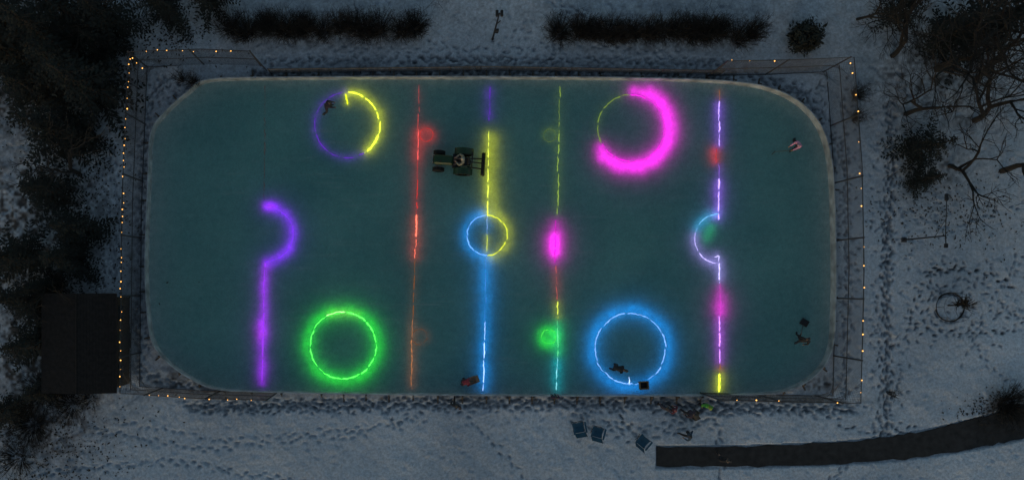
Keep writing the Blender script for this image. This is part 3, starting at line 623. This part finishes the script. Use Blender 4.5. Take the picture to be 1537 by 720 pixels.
for sg in (1,-1):
    pr=[]
    for k in range(8):
        t=math.radians(20+20*k); pr.append((-.45+.6*math.cos(t),.52+.6*math.sin(t)))
    for a,b_ in zip(pr[:-1],pr[1:]): mb.poly([(a[0],sg*.4,a[1]),(b_[0],sg*.4,b_[1]),(b_[0],sg*.78,b_[1]),(a[0],sg*.78,a[1])],mgr)
mb.obj('fenders',parent=e)
mb=MB(); mb.box((-.45,0,.86),(.48,.48,.12),mseat,bev=.04); mb.box((-.72,0,1.1),(.1,.46,.45),mseat,Matrix.Rotation(-.15,3,'Y'),bev=.04)
mb.tube([(.15,0,.9),(0,0,1.2)],.025,mdk,6); mb.tube([(0+.19*math.cos(t*.524)*.9,.19*math.sin(t*.524),1.2+.19*math.cos(t*.524)*.4) for t in range(13)],.016,mdk,6); mb.tube([(-.17,0,1.13),(.17,0,1.27)],.012,mdk,5)
mb.tube([(-.9,.42,.6),(-.9,.42,1.75),(-.9,-.42,1.75),(-.9,-.42,.6)],.035,mdk,6); mb.obj('seat_steering_and_roll_bar',parent=e)
mb=MB()
for sg in (1,-1): mb.tube([(-.7,sg*.25,.5),(-1.55,sg*.3,.4)],.04,mdk,6)
mb.tube([(-.8,0,.8),(-1.6,0,.62)],.035,mdk,6)
for a in range(5):
    t0=-.6+a*.25; t1=t0+.25
    mb.poly([(-1.75+.28*(1-math.cos(t0)),-.68,.36+.42*math.sin(t0)),(-1.75+.28*(1-math.cos(t1)),-.68,.36+.42*math.sin(t1)),(-1.75+.28*(1-math.cos(t1)),.68,.36+.42*math.sin(t1)),(-1.75+.28*(1-math.cos(t0)),.68,.36+.42*math.sin(t0))],mdk)
mb.box((-1.68,0,.12),(.1,1.36,.16),mdk,bev=.02); mb.box((-1.62,0,.5),(.14,1.3,.1),mdk,bev=.02); mb.tube([(-1.65,-.66,.3),(-1.65,.66,.3)],.12,mdk,8); mb.obj('rear_blade',parent=e)
dv=human('tractor_driver',0,0,176,'sit',1.75,(.24,.23,.17),pants=(.04,.04,.05),hat=(.4,.38,.3),loc=(q.x+.42,q.y-.03,ICE+.98))
# ---------------------------------------------------------------- crates and chairs
mcard=mat('cardboard',(.25,.16,.10),.8,.2,4); mpl=mat('crate_wood',(.22,.14,.07),.8,.3,6)
def crate(px,py,sx,sy,hh,m,rot,name):
    mb=MB(); t=.03
    for sg in (1,-1): mb.box((sg*(sx/2-t/2),0,hh/2),(t,sy,hh),m); mb.box((0,sg*(sy/2-t/2-.001),hh/2),(sx-2*t-.004,t,hh-.005),m)
    mb.box((0,0,.02),(sx-.07,sy-.07,.03),mdk)
    if name=='cardboard_box':
        for sg in (1,-1): mb.poly([(sg*sx/2,-sy/2,hh),(sg*sx/2,sy/2,hh),(sg*(sx/2+.16),sy/2,hh-.06),(sg*(sx/2+.16),-sy/2,hh-.06)],m)
        mb.box((0,0,hh*.55),(sx-.08,sy-.08,.03),m)
    else:
        for sg in (1,-1): mb.box((sg*sx/2,0,hh-.03),(.05,sy+.05,.05),m); mb.box((0,sg*sy/2,hh-.035),(sx-.052,.05,.05),m)
    q=W(px,py,hh); mb.obj(name,loc=(q.x,q.y,ICE),rotz=rot)
crate(967,578,.5,.44,.35,mpl,.05,'wooden_crate'); crate(709,571,.5,.42,.35,mcard,.35,'cardboard_box')
mblue=mat('blue_canvas',(.02,.085,.14),.8,.25,5)
def chair(px,py,rot):
    mb=MB(); n=5
    for i in range(n):
        for j in range(n):
            f=lambda a,b_:( -.28+.56*a/n, -.27+.54*b_/n, .42-.05*math.sin(math.pi*a/n)*math.sin(math.pi*b_/n))
            mb.poly([f(i,j),f(i+1,j),f(i+1,j+1),f(i,j+1)],mblue)
            g_=lambda a,b_:( -.30-.16*a/n, -.29+.58*b_/n-0, .42+.48*a/n-.0+.02*math.sin(math.pi*b_/n))
            mb.poly([g_(i,j),g_(i+1,j),g_(i+1,j+1),g_(i,j+1)],mblue)
    for sg in (1,-1):
        mb.tube([(-.28,sg*.3,.0),(.28,sg*.3,.4)],.014,mdk,5); mb.tube([(.28,sg*.3,.0),(-.30,sg*.3,.42),(-.47,sg*.3,.92)],.014,mdk,5); mb.tube([(.28,sg*.3,.4),(.3,sg*.33,.62)],.014,mdk,5)
        mb.box((.0,sg*.34,.63),(.62,.1,.02),mblue,bev=.005)
    mb.tube([(.28,-.3,.0),(.28,.3,.4)],.012,mdk,5); mb.tube([(.28,.3,.0),(.28,-.3,.4)],.012,mdk,5)
    q=W(px,py,.5); mb.obj('folding_camp_chair',loc=(q.x,q.y,.1),rotz=rot,scale=1.05)
chair(869,641,math.radians(100)); chair(897,648,math.radians(75)); chair(965,662,math.radians(50))
# ---------------------------------------------------------------- world, sun, camera
w=bpy.data.worlds.new('World'); bpy.context.scene.world=w; w.use_nodes=True; nt=w.node_tree
sky=nt.nodes.new('ShaderNodeTexSky'); sky.sky_type='NISHITA'; sky.sun_disc=False; sky.sun_elevation=math.radians(6); sky.sun_rotation=math.radians(200)
nt.links.new(sky.outputs[0],nt.nodes['Background'].inputs['Color']); nt.nodes['Background'].inputs['Strength'].default_value=.14
sl=bpy.data.lights.new('sun','SUN'); sl.energy=.08; sl.angle=math.radians(30); sl.color=(1,.95,.9); so=bpy.data.objects.new('sun',sl); COL.objects.link(so)
so.rotation_euler=(math.radians(65),0,math.radians(-20))
cd=bpy.data.cameras.new('camera'); cam=bpy.data.objects.new('camera',cd); COL.objects.link(cam); cam.location=(NAD.x,NAD.y,H); cam.rotation_euler=(0,0,0)
cd.sensor_width=36; cd.lens=36*H/61.48; cd.shift_x=-NAD.x/61.48; cd.shift_y=-NAD.y/61.48; cd.clip_end=3000
bpy.context.scene.camera=cam
sc=bpy.context.scene; sc.view_settings.view_transform='Standard'; sc.view_settings.look='None'; sc.view_settings.exposure=0
